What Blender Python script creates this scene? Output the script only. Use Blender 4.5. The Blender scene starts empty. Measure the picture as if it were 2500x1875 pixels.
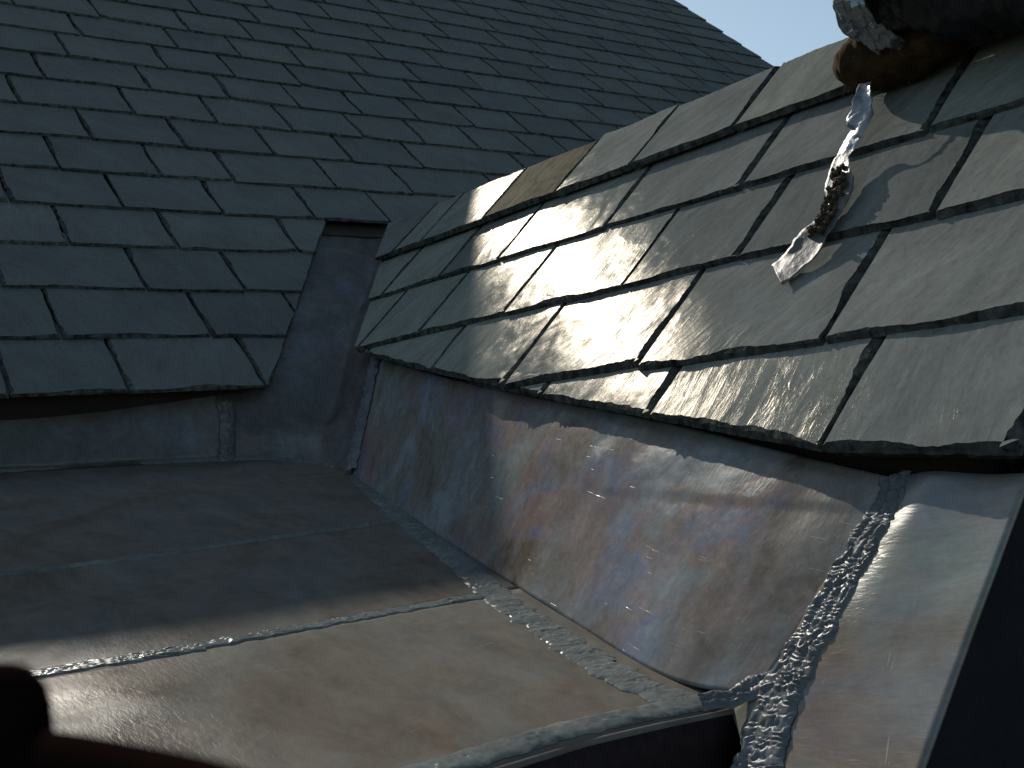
import bpy, math, random
from mathutils import Vector, Matrix, noise
from mathutils.geometry import delaunay_2d_cdt

# ------------------------------------------------------------------ camera, sky, sun, exposure
scene = bpy.context.scene
COL = scene.collection
BASE = Vector((0, 0, 5.6))                     # eye height above the ground

cam_d = bpy.data.cameras.new('camera')
cam = bpy.data.objects.new('camera', cam_d)
COL.objects.link(cam)
cam_d.sensor_width = 36.0
cam_d.lens = 40.61
cam_d.clip_start = 0.02
cam_d.clip_end = 3000
def rz(a): return Matrix.Rotation(a, 3, 'Z')
def rx(a): return Matrix.Rotation(a, 3, 'X')
cm = (rz(math.radians(-34.957)) @ rx(math.radians(92.815)) @ rz(math.radians(-4.170))).to_4x4()
cm.translation = BASE
cam.matrix_world = cm
cam_d.dof.use_dof = True
cam_d.dof.focus_distance = 1.7
cam_d.dof.aperture_fstop = 26.0
scene.camera = cam

SUN_DIR = Vector((0.172, 0.781, 0.600)).normalized()
world = bpy.data.worlds.new('World')
scene.world = world
world.use_nodes = True
wn = world.node_tree
bg = wn.nodes['Background']
sky = wn.nodes.new('ShaderNodeTexSky')
sky.sky_type = 'NISHITA'
sky.sun_disc = False
sky.sun_elevation = math.asin(SUN_DIR.z)
sky.sun_rotation = math.atan2(SUN_DIR.x, SUN_DIR.y)
sky.air_density = 1.0
sky.dust_density = 0.6
sky.ozone_density = 1.5
hs = wn.nodes.new('ShaderNodeHueSaturation')
hs.inputs['Saturation'].default_value = 0.80
wn.links.new(sky.outputs[0], hs.inputs['Color'])
tint = wn.nodes.new('ShaderNodeMix'); tint.data_type = 'RGBA'; tint.blend_type = 'MULTIPLY'
tint.inputs[0].default_value = 1.0; tint.inputs[7].default_value = (0.93, 1.02, 0.98, 1)
wn.links.new(hs.outputs[0], tint.inputs[6])
wn.links.new(tint.outputs[2], bg.inputs[0])
bg.inputs[1].default_value = 0.107

sun_d = bpy.data.lights.new('sun', 'SUN')
sun_d.energy = 4.2
sun_d.angle = math.radians(0.5)
sun_d.color = (1.0, 0.925, 0.81)
sun = bpy.data.objects.new('sun', sun_d)
sun.rotation_euler = SUN_DIR.to_track_quat('Z', 'Y').to_euler()
sun.location = BASE + SUN_DIR * 30
COL.objects.link(sun)

scene.view_settings.view_transform = 'Standard'
scene.view_settings.look = 'None'
scene.view_settings.exposure = 0.0
scene.view_settings.gamma = 1.0
scene.cycles.max_bounces = 6

# ------------------------------------------------------------------ frames (sloping planes, metres)
class Frame:
    def __init__(s, ea, eb, n, d):
        s.a = Vector(ea).normalized(); s.b = Vector(eb).normalized(); s.n = Vector(n).normalized(); s.d = d
    def p(s, a, b, h=0.0):
        return BASE + s.a * a + s.b * b + s.n * (s.d + h)
P1 = math.radians(41.33); P2 = math.radians(46.23); PS = math.radians(10)
MAIN = Frame((1, 0, 0), (0, math.cos(P1), math.sin(P1)), (0, -math.sin(P1), math.cos(P1)), -1.5)
NEAR = Frame((0, 1, 0), (math.cos(P2), 0, math.sin(P2)), (-math.sin(P2), 0, math.cos(P2)), -0.73995)
SOLE = Frame((1, 0, 0), (0, math.cos(PS), math.sin(PS)), (0, -math.sin(PS), math.cos(PS)), -0.42592)

# ------------------------------------------------------------------ helpers
def mk(name, verts, faces, mat, parent=None, uvs=None, smooth=False, loops_uv=None):
    me = bpy.data.meshes.new(name)
    me.from_pydata([tuple(v) for v in verts], [], faces)
    if uvs is not None:
        ul = me.uv_layers.new(name='uv')
        idx = [0] * len(me.loops)
        me.loops.foreach_get('vertex_index', idx)
        flat = []
        for i in idx: flat += [uvs[i][0], uvs[i][1]]
        ul.data.foreach_set('uv', flat)
    if smooth:
        me.polygons.foreach_set('use_smooth', [True] * len(me.polygons))
    me.update()
    me.materials.append(mat)
    o = bpy.data.objects.new(name, me)
    COL.objects.link(o)
    if parent is not None: o.parent = parent
    return o

def thing(name, label, cat, loc=(0, 0, 0), group=None):
    o = bpy.data.objects.new(name, None)
    o.empty_display_size = 0.1
    COL.objects.link(o)
    o['label'] = label; o['category'] = cat; o['kind'] = 'thing'
    if group: o['group'] = group
    return o

def nz(x, y=0.0, z=0.0): return noise.noise(Vector((x, y, z)))

# ------------------------------------------------------------------ materials
def newmat(name):
    m = bpy.data.materials.new(name); m.use_nodes = True
    nt = m.node_tree; b = nt.nodes['Principled BSDF']
    return m, nt, b
def N(nt, t, **kw):
    n = nt.nodes.new(t)
    for k, v in kw.items(): setattr(n, k, v)
    return n
def ramp(nt, src, stops, interp='LINEAR'):
    r = N(nt, 'ShaderNodeValToRGB'); r.color_ramp.interpolation = interp
    e = r.color_ramp.elements
    while len(e) < len(stops): e.new(0.5)
    for i, (p, c) in enumerate(stops):
        e[i].position = p; e[i].color = (*c, 1) if len(c) == 3 else c
    nt.links.new(src, r.inputs[0]); return r
def noise_tex(nt, vec, scale, detail=4, rough=0.55, dist=0.0, sx=1, sy=1, sz=1, rot=0.0, off=(0, 0, 0)):
    mp = N(nt, 'ShaderNodeMapping'); mp.inputs['Scale'].default_value = (sx, sy, sz)
    mp.inputs['Rotation'].default_value = (0, 0, rot); mp.inputs['Location'].default_value = off
    nt.links.new(vec, mp.inputs[0])
    t = N(nt, 'ShaderNodeTexNoise'); t.inputs['Scale'].default_value = scale
    t.inputs['Detail'].default_value = detail; t.inputs['Roughness'].default_value = rough
    t.inputs['Distortion'].default_value = dist
    nt.links.new(mp.outputs[0], t.inputs['Vector']); return t
def math_n(nt, op, a, b=None, c=None):
    m = N(nt, 'ShaderNodeMath', operation=op)
    for i, v in enumerate((a, b, c)):
        if v is None: continue
        if isinstance(v, (int, float)): m.inputs[i].default_value = v
        else: nt.links.new(v, m.inputs[i])
    return m.outputs[0]
def mixc(nt, fac, c1, c2, blend='MIX'):
    m = N(nt, 'ShaderNodeMix', data_type='RGBA', blend_type=blend)
    if isinstance(fac, (int, float)): m.inputs[0].default_value = fac
    else: nt.links.new(fac, m.inputs[0])
    for i, c in ((6, c1), (7, c2)):
        if isinstance(c, tuple): m.inputs[i].default_value = (*c, 1)
        else: nt.links.new(c, m.inputs[i])
    return m.outputs[2]
def bump(nt, h, strength, dist, normal=None):
    b = N(nt, 'ShaderNodeBump'); b.inputs['Strength'].default_value = strength
    b.inputs['Distance'].default_value = dist; nt.links.new(h, b.inputs['Height'])
    if normal is not None: nt.links.new(normal, b.inputs['Normal'])
    return b.outputs[0]

def slate_material(name, lo, hi, rough=0.42, grain=1.0, tint=(0.12, 0.10, 0.07), fine=1.0, spec=0.5, vary=1.0):
    m, nt, b = newmat(name)
    tc = N(nt, 'ShaderNodeTexCoord'); uv = tc.outputs['UV']
    geo = N(nt, 'ShaderNodeNewGeometry'); rnd = geo.outputs['Random Per Island']
    streak = noise_tex(nt, uv, 44 * grain, 6, 0.68, 0.7, sx=1.0, sy=0.22)
    cloud = noise_tex(nt, uv, 7 * grain, 4, 0.55, 0.3)
    fines = noise_tex(nt, uv, 240 * grain, 3, 0.6, 0.0, sx=1, sy=0.35)
    base = ramp(nt, cloud.outputs[0], [(0.3, lo), (0.7, hi)]).outputs[0]
    st = ramp(nt, streak.outputs[0], [(0.35, (0.82, 0.82, 0.82)), (0.65, (1.12, 1.12, 1.12))]).outputs[0]
    c = mixc(nt, 1.0, base, st, 'MULTIPLY')
    rr = ramp(nt, rnd, [(0.0, (0.78, 0.79, 0.80)), (0.35, (0.95, 0.96, 0.97)), (0.7, (1.05, 1.05, 1.02)), (1.0, (1.18, 1.17, 1.12))]).outputs[0]
    c = mixc(nt, vary, c, rr, 'MULTIPLY')
    gr = noise_tex(nt, uv, 130 * grain, 8, 0.75, 0.3, sx=1.0, sy=0.6, off=(2, 2, 0))
    gc = ramp(nt, gr.outputs[0], [(0.33, (0.78,) * 3), (0.45, (0.97,) * 3), (0.68, (1.14,) * 3)]).outputs[0]
    c = mixc(nt, 1.0, c, gc, 'MULTIPLY')
    spot = noise_tex(nt, uv, 16 * grain, 5, 0.7, 0.8, off=(3, 7, 0))
    sf = ramp(nt, spot.outputs[0], [(0.62, (0, 0, 0)), (0.74, (1, 1, 1))]).outputs[0]
    c = mixc(nt, math_n(nt, 'MULTIPLY', sf, 0.45), c, tint)
    # cleft layers: a stepped height makes thin flake lines
    lay = noise_tex(nt, uv, 7 * grain, 5, 0.55, 1.0, sx=1.0, sy=0.36, off=(1, 2, 0))
    steps = math_n(nt, 'MULTIPLY', lay.outputs[0], 19)
    fl = math_n(nt, 'FLOOR', steps)
    fr = math_n(nt, 'POWER', math_n(nt, 'FRACT', steps), 4.0)
    hsum = math_n(nt, 'DIVIDE', math_n(nt, 'ADD', fl, fr), 19.0)
    gate = noise_tex(nt, uv, 5 * grain, 3, 0.5, 0.3, off=(8, 5, 0))
    gt = ramp(nt, gate.outputs[0], [(0.42, (0, 0, 0)), (0.62, (1, 1, 1))]).outputs[0]
    hs_ = math_n(nt, 'MULTIPLY', hsum, gt)
    nrm = bump(nt, hs_, 0.75, 0.0036 * fine)
    nrm = bump(nt, streak.outputs[0], 0.6, 0.0011 * fine, nrm)
    nrm = bump(nt, cloud.outputs[0], 0.6, 0.0016 * fine, nrm)
    nrm = bump(nt, fines.outputs[0], 0.5, 0.00016 * fine, nrm)
    # matt stone with a thin narrow sheen
    df = N(nt, 'ShaderNodeBsdfDiffuse'); df.inputs['Roughness'].default_value = 0.3
    nt.links.new(c, df.inputs['Color']); nt.links.new(nrm, df.inputs['Normal'])
    gl = N(nt, 'ShaderNodeBsdfGlossy', distribution='BECKMANN'); gl.inputs['Roughness'].default_value = rough
    gl.inputs['Color'].default_value = (1, 0.93, 0.82, 1); nt.links.new(nrm, gl.inputs['Normal'])
    f_ = ramp(nt, streak.outputs[0], [(0.3, (spec * 1.5,) * 3), (0.7, (spec * 0.5,) * 3)]).outputs[0]
    mx = N(nt, 'ShaderNodeMixShader'); nt.links.new(f_, mx.inputs[0])
    nt.links.new(df.outputs[0], mx.inputs[1]); nt.links.new(gl.outputs[0], mx.inputs[2])
    nt.links.new(mx.outputs[0], nt.nodes['Material Output'].inputs['Surface'])
    nt.nodes.remove(b)
    return m

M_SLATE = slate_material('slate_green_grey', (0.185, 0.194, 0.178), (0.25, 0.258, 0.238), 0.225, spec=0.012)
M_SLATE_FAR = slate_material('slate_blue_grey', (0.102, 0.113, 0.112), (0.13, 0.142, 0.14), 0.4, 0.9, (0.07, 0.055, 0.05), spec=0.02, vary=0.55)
M_SLATE_BROWN = slate_material('slate_brown', (0.055, 0.052, 0.036), (0.125, 0.118, 0.085), 0.4, 1.3, (0.10, 0.09, 0.05), 1.6, 0.002)
M_EDGE_SHADE = slate_material('slate_broken_edge_shade', (0.018, 0.019, 0.019), (0.12, 0.124, 0.114), 0.4, 8.0, (0.10, 0.085, 0.06), 1.5, 0.002)  # broken edges coloured darker to stand for shade at tails and joints

def lead_material(name, stops, metallic=0.7, rough=0.36, irid=0.0, scratch=1.0, wav=1.0, rot=0.3, mottle=1.0):
    m, nt, b = newmat(name)
    tc = N(nt, 'ShaderNodeTexCoord'); uv = tc.outputs['UV']
    big = noise_tex(nt, uv, 4.2, 9, 0.66, 0.9, sx=1, sy=0.8)
    c = ramp(nt, big.outputs[0], stops).outputs[0]
    wipe = noise_tex(nt, uv, 20, 8, 0.72, 0.5, sx=1.0, sy=0.36, rot=rot)
    if irid > 0:
        ir = noise_tex(nt, uv, 7, 8, 0.68, 0.8, sx=1.0, sy=0.6, rot=-0.75, off=(4, 1, 0))
        ic = ramp(nt, ir.outputs[0], [(0.30, (0.25, 0.28, 0.34)), (0.40, (0.16, 0.20, 0.29)), (0.46, (0.23, 0.185, 0.22)),
                                      (0.52, (0.26, 0.175, 0.145)), (0.58, (0.24, 0.22, 0.20)), (0.64, (0.19, 0.245, 0.25)), (0.75, (0.27, 0.255, 0.20))]).outputs[0]
        mk_ = noise_tex(nt, uv, 4.0, 3, 0.5, 0.4, off=(9, 3, 0))
        mf = ramp(nt, mk_.outputs[0], [(0.47, (0, 0, 0)), (0.56, (irid,) * 3)]).outputs[0]
        c = mixc(nt, mf, c, ic)
    mott = noise_tex(nt, uv, 60, 9, 0.78, 0.6, off=(5, 5, 0))
    mo = ramp(nt, mott.outputs[0], [(0.35, (1 - .2 * mottle,) * 3), (0.65, (1 + .17 * mottle,) * 3)]).outputs[0]
    c = mixc(nt, 1.0, c, mo, 'MULTIPLY')
    w = ramp(nt, wipe.outputs[0], [(0.3, (0.78,) * 3), (0.7, (1.2,) * 3)]).outputs[0]
    c = mixc(nt, 1.0, c, w, 'MULTIPLY')
    # dents, brush marks, short scratches, their sun glints lightened into the colour
    dent = noise_tex(nt, uv, 9, 3, 0.5, 0.2)
    pat = noise_tex(nt, uv, 5.5, 5, 0.6, 0.9, off=(6, 2, 0))
    fine = noise_tex(nt, uv, 170, 3, 0.65, 0.3, sx=1.0, sy=0.3, rot=rot)
    nrm = bump(nt, dent.outputs[0], 0.5, 0.006 * wav)
    nrm = bump(nt, fine.outputs[0], 0.5, 0.0005, nrm)
    sg = noise_tex(nt, uv, 6, 3, 0.6, 0.4, off=(2, 9, 0))
    sgate = ramp(nt, sg.outputs[0], [(0.48 if scratch < 1.5 else 0.36, (0, 0, 0)), (0.66 if scratch < 1.5 else 0.5, (1, 1, 1))]).outputs[0]
    for k, (ro, th) in enumerate(((1.25, 0.71), (0.35, 0.725), (-0.9, 0.72), (-0.2, 0.73))):
        s = noise_tex(nt, uv, 75, 2, 0.5, 0.12, sx=0.16, sy=2.6, rot=ro, off=(k * 5, k * 2, 0))
        sc = ramp(nt, s.outputs[0], [(th, (0, 0, 0)), (th + 0.03, (1, 1, 1))]).outputs[0]
        sc = math_n(nt, 'MULTIPLY', sc, sgate)
        nrm = bump(nt, sc, 0.5 * scratch, 0.0004, nrm)
        c = mixc(nt, math_n(nt, 'MULTIPLY', sc, min(0.9, 0.35 * scratch)), c, (0.5, 0.5, 0.5) if scratch < 1.5 else (0.8, 0.8, 0.8))
    df = N(nt, 'ShaderNodeBsdfDiffuse'); nt.links.new(c, df.inputs['Color']); nt.links.new(nrm, df.inputs['Normal'])
    gl = N(nt, 'ShaderNodeBsdfGlossy', distribution='BECKMANN')
    rr = ramp(nt, pat.outputs[0], [(0.35, (rough - .04,) * 3), (0.65, (rough + .08,) * 3)]).outputs[0]
    nt.links.new(rr, gl.inputs['Roughness']); nt.links.new(nrm, gl.inputs['Normal'])
    nt.links.new(mixc(nt, 0.5, c, (0.75, 0.75, 0.77)), gl.inputs['Color'])
    f_ = ramp(nt, pat.outputs[0], [(0.3, (metallic * 1.4,) * 3), (0.7, (metallic * 0.6,) * 3)]).outputs[0]
    mx = N(nt, 'ShaderNodeMixShader'); nt.links.new(f_, mx.inputs[0])
    nt.links.new(df.outputs[0], mx.inputs[1]); nt.links.new(gl.outputs[0], mx.inputs[2])
    nt.links.new(mx.outputs[0], nt.nodes['Material Output'].inputs['Surface'])
    nt.nodes.remove(b)
    return m

M_LEAD_SOLE = lead_material('lead_sole', [(0.34, (0.120, 0.098, 0.079)), (0.5, (0.143, 0.130, 0.112)), (0.66, (0.140, 0.142, 0.130))], 0.016, 0.30, 0.0, 0.8, 0.5, 0.2, 0.4)
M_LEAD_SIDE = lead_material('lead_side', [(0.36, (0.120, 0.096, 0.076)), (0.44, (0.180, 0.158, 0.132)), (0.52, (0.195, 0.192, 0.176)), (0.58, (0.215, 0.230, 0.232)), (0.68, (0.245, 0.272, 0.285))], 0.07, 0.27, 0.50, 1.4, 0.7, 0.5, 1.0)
M_LEAD_CHEEK = lead_material('lead_cheek', [(0.36, (0.150, 0.118, 0.080)), (0.5, (0.178, 0.168, 0.130)), (0.66, (0.195, 0.222, 0.198))], 0.15, 0.25, 0.28, 1.0, 0.7, 0.4, 0.6)
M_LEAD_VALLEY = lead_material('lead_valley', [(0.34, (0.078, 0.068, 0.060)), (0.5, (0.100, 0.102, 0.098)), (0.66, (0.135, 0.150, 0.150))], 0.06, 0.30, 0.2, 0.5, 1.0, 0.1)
M_LEAD_SHADED = lead_material('lead_shaded', [(0.3, (0.022, 0.012, 0.012)), (0.6, (0.030, 0.022, 0.025))], 0.01, 0.4, 0.0, 0.1, 1.0)  # shaded copy of the lead: drop face shade is in the colour
M_WELD = lead_material('lead_weld', [(0.3, (0.10, 0.108, 0.11)), (0.6, (0.15, 0.16, 0.165))], 0.06, 0.34, 0.0, 0.0, 0.3)
M_WELD_DULL = lead_material('lead_weld_dull', [(0.3, (0.10, 0.115, 0.112)), (0.6, (0.145, 0.158, 0.152))], 0.03, 0.26, 0.0, 0.0, 0.3)

def plain(name, col, rough=0.7, metallic=0.0, bscale=60, bdist=0.002, var=0.25, aniso=1.0, spec=0.5):
    m, nt, b = newmat(name)
    tc = N(nt, 'ShaderNodeTexCoord')
    t = noise_tex(nt, tc.outputs['Object'], bscale, 5, 0.6, 0.3, sx=1, sy=aniso)
    t2 = noise_tex(nt, tc.outputs['Object'], bscale * 0.15, 4, 0.6, 0.3)
    lo = tuple(c * (1 - var) for c in col); hi = tuple(min(1, c * (1 + var)) for c in col)
    c = ramp(nt, t2.outputs[0], [(0.3, lo), (0.7, hi)]).outputs[0]
    nt.links.new(c, b.inputs['Base Color'])
    b.inputs['Roughness'].default_value = rough; b.inputs['Metallic'].default_value = metallic
    b.inputs['Specular IOR Level'].default_value = spec
    nt.links.new(bump(nt, t.outputs[0], 0.7, bdist), b.inputs['Normal'])
    return m
M_DECK = plain('roof_deck_timber', (0.035, 0.028, 0.022), 0.9)
M_WALL = plain('rendered_wall', (0.30, 0.27, 0.23), 0.9, bscale=30)
M_GABLE_SHADE = plain('gable_shade', (0.010, 0.009, 0.016), 0.8, bscale=90, spec=0.15)  # near-black base colour carries the shade of the gable face
M_GROUND = plain('ground_grass', (0.05, 0.06, 0.03), 0.95, bscale=3, bdist=0.05)
M_SACK = plain('brown_sacking', (0.060, 0.038, 0.020), 1.0, bscale=170, bdist=0.010, var=0.55, spec=0.05)
M_POLY = plain('black_polythene', (0.010, 0.009, 0.011), 0.42, bscale=22, bdist=0.012)
M_TAPE = plain('silver_tape', (0.30, 0.31, 0.32), 0.32, 0.45, bscale=60, bdist=0.002, var=0.12)
M_BAND = plain('dull_band_tape', (0.30, 0.31, 0.33), 0.22, 0.75, bscale=24, bdist=0.012, var=0.2)
M_TAPE_DULL = plain('worn_silver_tape', (0.10, 0.102, 0.095), 0.5, 0.0, bscale=45, bdist=0.003, var=0.25)
M_DIRT = plain('dried_dirt', (0.065, 0.046, 0.028), 0.95, bscale=120, bdist=0.01, var=0.5)
M_GLOVE = plain('dark_glove', (0.008, 0.004, 0.0035), 1.0, bscale=300, bdist=0.0005, spec=0.0)
M_CLAY = plain('clay_ridge', (0.08, 0.07, 0.07), 0.8)

# ------------------------------------------------------------------ ground (far below, beyond the roofs)
g = mk('ground', [(-1500, -1500, 0), (1500, -1500, 0), (1500, 1500, 0), (-1500, 1500, 0)], [(0, 1, 2, 3)], M_GROUND)
g['kind'] = 'structure'

# ------------------------------------------------------------------ slates
def clip(poly, A, B, C):                       # keep A*a + B*b + C >= 0
    out = []
    for i in range(len(poly)):
        p, q = poly[i], poly[(i + 1) % len(poly)]
        dp = A * p[0] + B * p[1] + C; dq = A * q[0] + B * q[1] + C
        if dp >= 0: out.append(p)
        if (dp >= 0) != (dq >= 0):
            t = dp / (dp - dq)
            out.append((p[0] + (q[0] - p[0]) * t, p[1] + (q[1] - p[1]) * t))
    return out
def clip_convex(poly, conv):                   # conv counter-clockwise
    for i in range(len(conv)):
        (x0, y0), (x1, y1) = conv[i], conv[(i + 1) % len(conv)]
        A = -(y1 - y0); B = (x1 - x0); C = -(A * x0 + B * y0)
        poly = clip(poly, A, B, C)
        if len(poly) < 3: return []
    return poly
def area(poly):
    return 0.5 * sum(poly[i][0] * poly[(i + 1) % len(poly)][1] - poly[(i + 1) % len(poly)][0] * poly[i][1] for i in range(len(poly)))

class Mesh:
    def __init__(s): s.v = []; s.f = []; s.uv = []; s.m = []
    def add(s, vs, fs, uvs, mi=None):
        s.m += mi or [0] * len(fs)
        o = len(s.v); s.v += vs; s.f += [tuple(i + o for i in f) for f in fs]; s.uv += uvs

def slate(M, F, poly, tail, gauge, t, rng, step=0.005, bev=(0.011, 0.012, 0.003), head=None, lift=0.0, grain=None, hi_a_is_left=True, jag=1.0, grid=0.07):
    """poly: ccw outline in the roof plane (a across, b up the slope)."""
    if area(poly) < 0: poly = poly[::-1]
    if area(poly) < 0.0004: return
    ac = sum(p[0] for p in poly) / len(poly)
    roll = rng.uniform(-1, 1) * 0.004; pit = rng.uniform(-1, 1) * 0.0015
    lift = lift + rng.uniform(0.0003, 0.0014)
    seed = rng.uniform(0, 1000)
    pts, nrm, bv = [], [], []
    for i in range(len(poly)):
        p, q = poly[i], poly[(i + 1) % len(poly)]
        dx, dy = q[0] - p[0], q[1] - p[1]; L = math.hypot(dx, dy)
        if L < 1e-5: continue
        nx, ny = -dy / L, dx / L               # inward
        is_head = head is not None and min(p[1], q[1]) > head - 0.004
        if is_head: n = 3; w = 0.0
        else:
            n = max(2, int(L / step))
            if abs(dx) > abs(dy) * 0.9: w = bev[0]            # tail or skew cut
            elif nx > 0: w = bev[1]                           # low-a edge
            else: w = bev[2]                                  # high-a edge
        for k in range(n):
            u = k / n
            pts.append((p[0] + dx * u, p[1] + dy * u)); nrm.append((nx, ny)); bv.append(w)
    n = len(pts)
    # smooth inward normals at corners
    sn = []
    for i in range(n):
        a = nrm[i - 1]; b_ = nrm[i]; x, y = a[0] + b_[0], a[1] + b_[1]; l = math.hypot(x, y) or 1
        sn.append((x / l, y / l))
    def H(a, b): return lift + roll * (a - ac) + pit * (b - tail)
    vs, uv, outl = [], [], []
    ang = grain if grain is not None else rng.gauss(0.5, 0.35)
    ca, sa = math.cos(ang), math.sin(ang); ou, ov = rng.uniform(0, 50), rng.uniform(0, 50)
    rings = ((0.0, -1.0, 0.15), (0.30, -0.72, 0.35), (0.55, -0.35, 0.5), (1.0, 0.0, 0.6))
    for ri, (ins, hz, nj) in enumerate(rings):
        for i in range(n):
            s = i * step
            w = bv[i]
            big = nz(s * 9 + seed, ri * 0.35, seed)
            mid = nz(s * 38 + seed, ri * 3.1, seed + 5)
            sm = nz(s * 120 + seed, ri * 7.7, seed + 9)
            d = w * (ins * (1.0 + 1.5 * big * jag) + nj * (0.75 * mid + 0.45 * sm) * jag)
            if ri == 0: d = w * 0.22 * (mid + 0.6 * sm) * jag
            d = max(d, -0.0008)
            if ri == 3: d = max(d, w * 0.3)
            a = pts[i][0] + sn[i][0] * d; b = pts[i][1] + sn[i][1] * d
            wv = (b - tail)
            h = -t * wv / gauge + t * hz + H(a, b)
            if ri in (1, 2): h += t * 0.18 * mid
            vs.append(F.p(a, b, h))
            if ri == 3: outl.append((a, b))
            a2, b2 = a - ac, b - tail
            uv.append((ca * a2 + sa * b2 + ou, -sa * a2 + ca * b2 + ov))
    fs = []
    for r in range(3):
        for i in range(n):
            j = (i + 1) % n
            fs.append((r * n + i, r * n + j, (r + 1) * n + j, (r + 1) * n + i))
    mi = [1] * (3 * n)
    # top face: an even triangulation with a few inner points (no long slivers)
    out2 = outl
    g_ = grid
    xs_ = [q[0] for q in out2]; ys_ = [q[1] for q in out2]
    inner = []
    nx_ = max(1, int((max(xs_) - min(xs_)) / g_)); ny_ = max(1, int((max(ys_) - min(ys_)) / g_))
    for i in range(1, nx_):
        for j in range(1, ny_):
            a = min(xs_) + (max(xs_) - min(xs_)) * i / nx_; b = min(ys_) + (max(ys_) - min(ys_)) * j / ny_
            ok = False; m2 = 1e9; c_ = False
            for k in range(0, n):
                x0, y0 = out2[k]; x1, y1 = out2[k - 1]
                if (y0 > b) != (y1 > b) and a < (x1 - x0) * (b - y0) / (y1 - y0) + x0: c_ = not c_
                m2 = min(m2, (x0 - a) ** 2 + (y0 - b) ** 2)
            if c_ and m2 > (g_ * 0.4) ** 2: inner.append((a, b))
    co = [Vector(q) for q in out2] + [Vector(q) for q in inner]
    r_ = delaunay_2d_cdt(co, [], [list(range(n))], 1, 1e-7)
    vmap = []
    for vi, q in enumerate(r_[0]):
        orig = [x for x in r_[3][vi] if x < n]
        if orig: vmap.append(3 * n + orig[0]); continue
        a, b = q.x, q.y
        vmap.append(len(vs))
        vs.append(F.p(a, b, -t * (b - tail) / gauge + H(a, b)))
        a2, b2 = a - ac, b - tail
        uv.append((ca * a2 + sa * b2 + ou, -sa * a2 + ca * b2 + ov))
    for tri in r_[2]:
        if len(set(vmap[x] for x in tri)) == len(tri):
            fs.append(tuple(vmap[x] for x in tri)); mi.append(0)
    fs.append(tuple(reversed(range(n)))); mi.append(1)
    M.add(vs, fs, uv, mi)
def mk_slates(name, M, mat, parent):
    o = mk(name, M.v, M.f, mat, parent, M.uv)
    o.data.materials.append(M_EDGE_SHADE)
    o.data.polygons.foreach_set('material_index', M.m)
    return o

def course(M, F, joints, tail, gauge, t, conv, rng, gap, over=1.35, tail_jit=0.0, chip=0.0, **kw):
    for lo, hi in zip(joints[:-1], joints[1:]):
        tj = tail + rng.uniform(-1, 1) * tail_jit
        sk = rng.uniform(-1, 1) * tail_jit * 0.7
        top = tail + gauge * over
        poly = [(lo + gap / 2, tj - sk), (hi - gap / 2, tj + sk), (hi - gap / 2, top), (lo + gap / 2, top)]
        if rng.random() < chip:
            cw, ch = rng.uniform(0.02, 0.10), rng.uniform(0.008, 0.024)
            if rng.random() < 0.5: poly = [(poly[0][0], poly[0][1] + ch), (poly[0][0] + cw * 0.35, poly[0][1] + ch * 0.4), (poly[0][0] + cw, poly[0][1])] + poly[1:]
            else: poly = [poly[0], (poly[1][0] - cw, poly[1][1]), (poly[1][0] - cw * 0.3, poly[1][1] + ch * 0.4), (poly[1][0], poly[1][1] + ch)] + poly[2:]
        poly = clip_convex(poly, conv) if conv else poly
        if len(poly) < 3: continue
        slate(M, F, poly, tail, gauge, t, rng, head=top, **kw)

def fill_joints(known, lo, hi, rng, w0=0.30, w1=0.06, snap=None):
    js = sorted(known)
    if not js:
        js = [lo + rng.uniform(0, 0.3)]
    while js[0] > lo: js.insert(0, js[0] - max(0.2, rng.gauss(w0, w1)))
    while js[-1] < hi - 0.45: js.append(js[-1] + max(0.2, rng.gauss(w0 * 0.97, w1)))
    js[-1] = min(js[-1], hi) if js[-1] > hi - 0.12 else js[-1]
    js = [j for j in js if j < hi - 0.1] + [hi]
    return js

# ---- main (far) roof
rng = random.Random(11)
main = thing('slate_roof', 'large blue grey slate roof slope in shade behind the lead gutter', 'roof')
KNOWN = {0: [0.735, 1.04], 1: [0.641, 0.978], 2: [0.552, 0.879, 1.128], 3: [0.744, 1.015, 1.355],
 4: [0.642, 0.926, 1.199, 1.482, 1.733], 5: [0.806, 1.081, 1.3, 1.637, 1.91], 6: [0.936, 1.211, 1.501, 1.778, 2.047, 2.518],
 7: [0.776, 1.113, 1.376, 1.635, 1.903, 2.153, 2.39, 2.642], 8: [0.888, 1.217, 1.488, 1.74, 1.984, 2.229, 2.477, 2.738, 3.064],
 9: [1.002, 1.328, 1.57, 1.827, 2.099, 2.347, 2.617, 2.937, 3.256], 10: [1.087, 1.423, 1.662, 1.909, 2.182, 2.429, 2.735, 3.078, 3.391],
 11: [1.199, 1.522, 1.776, 2.02, 2.351, 2.634, 2.939, 3.191, 3.527], 12: [1.344, 1.625, 1.873, 2.111, 2.442, 2.734, 3.039, 3.33, 3.627],
 13: [1.45, 1.72, 2.0, 2.272, 2.582, 2.87, 3.192, 3.441, 3.758]}
VERGE = 5.485; G = 0.2; T1 = 0.0078; EAVE = 1.955; RIDGE_B = 7.17
MS = Mesh()
k = 0
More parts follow.
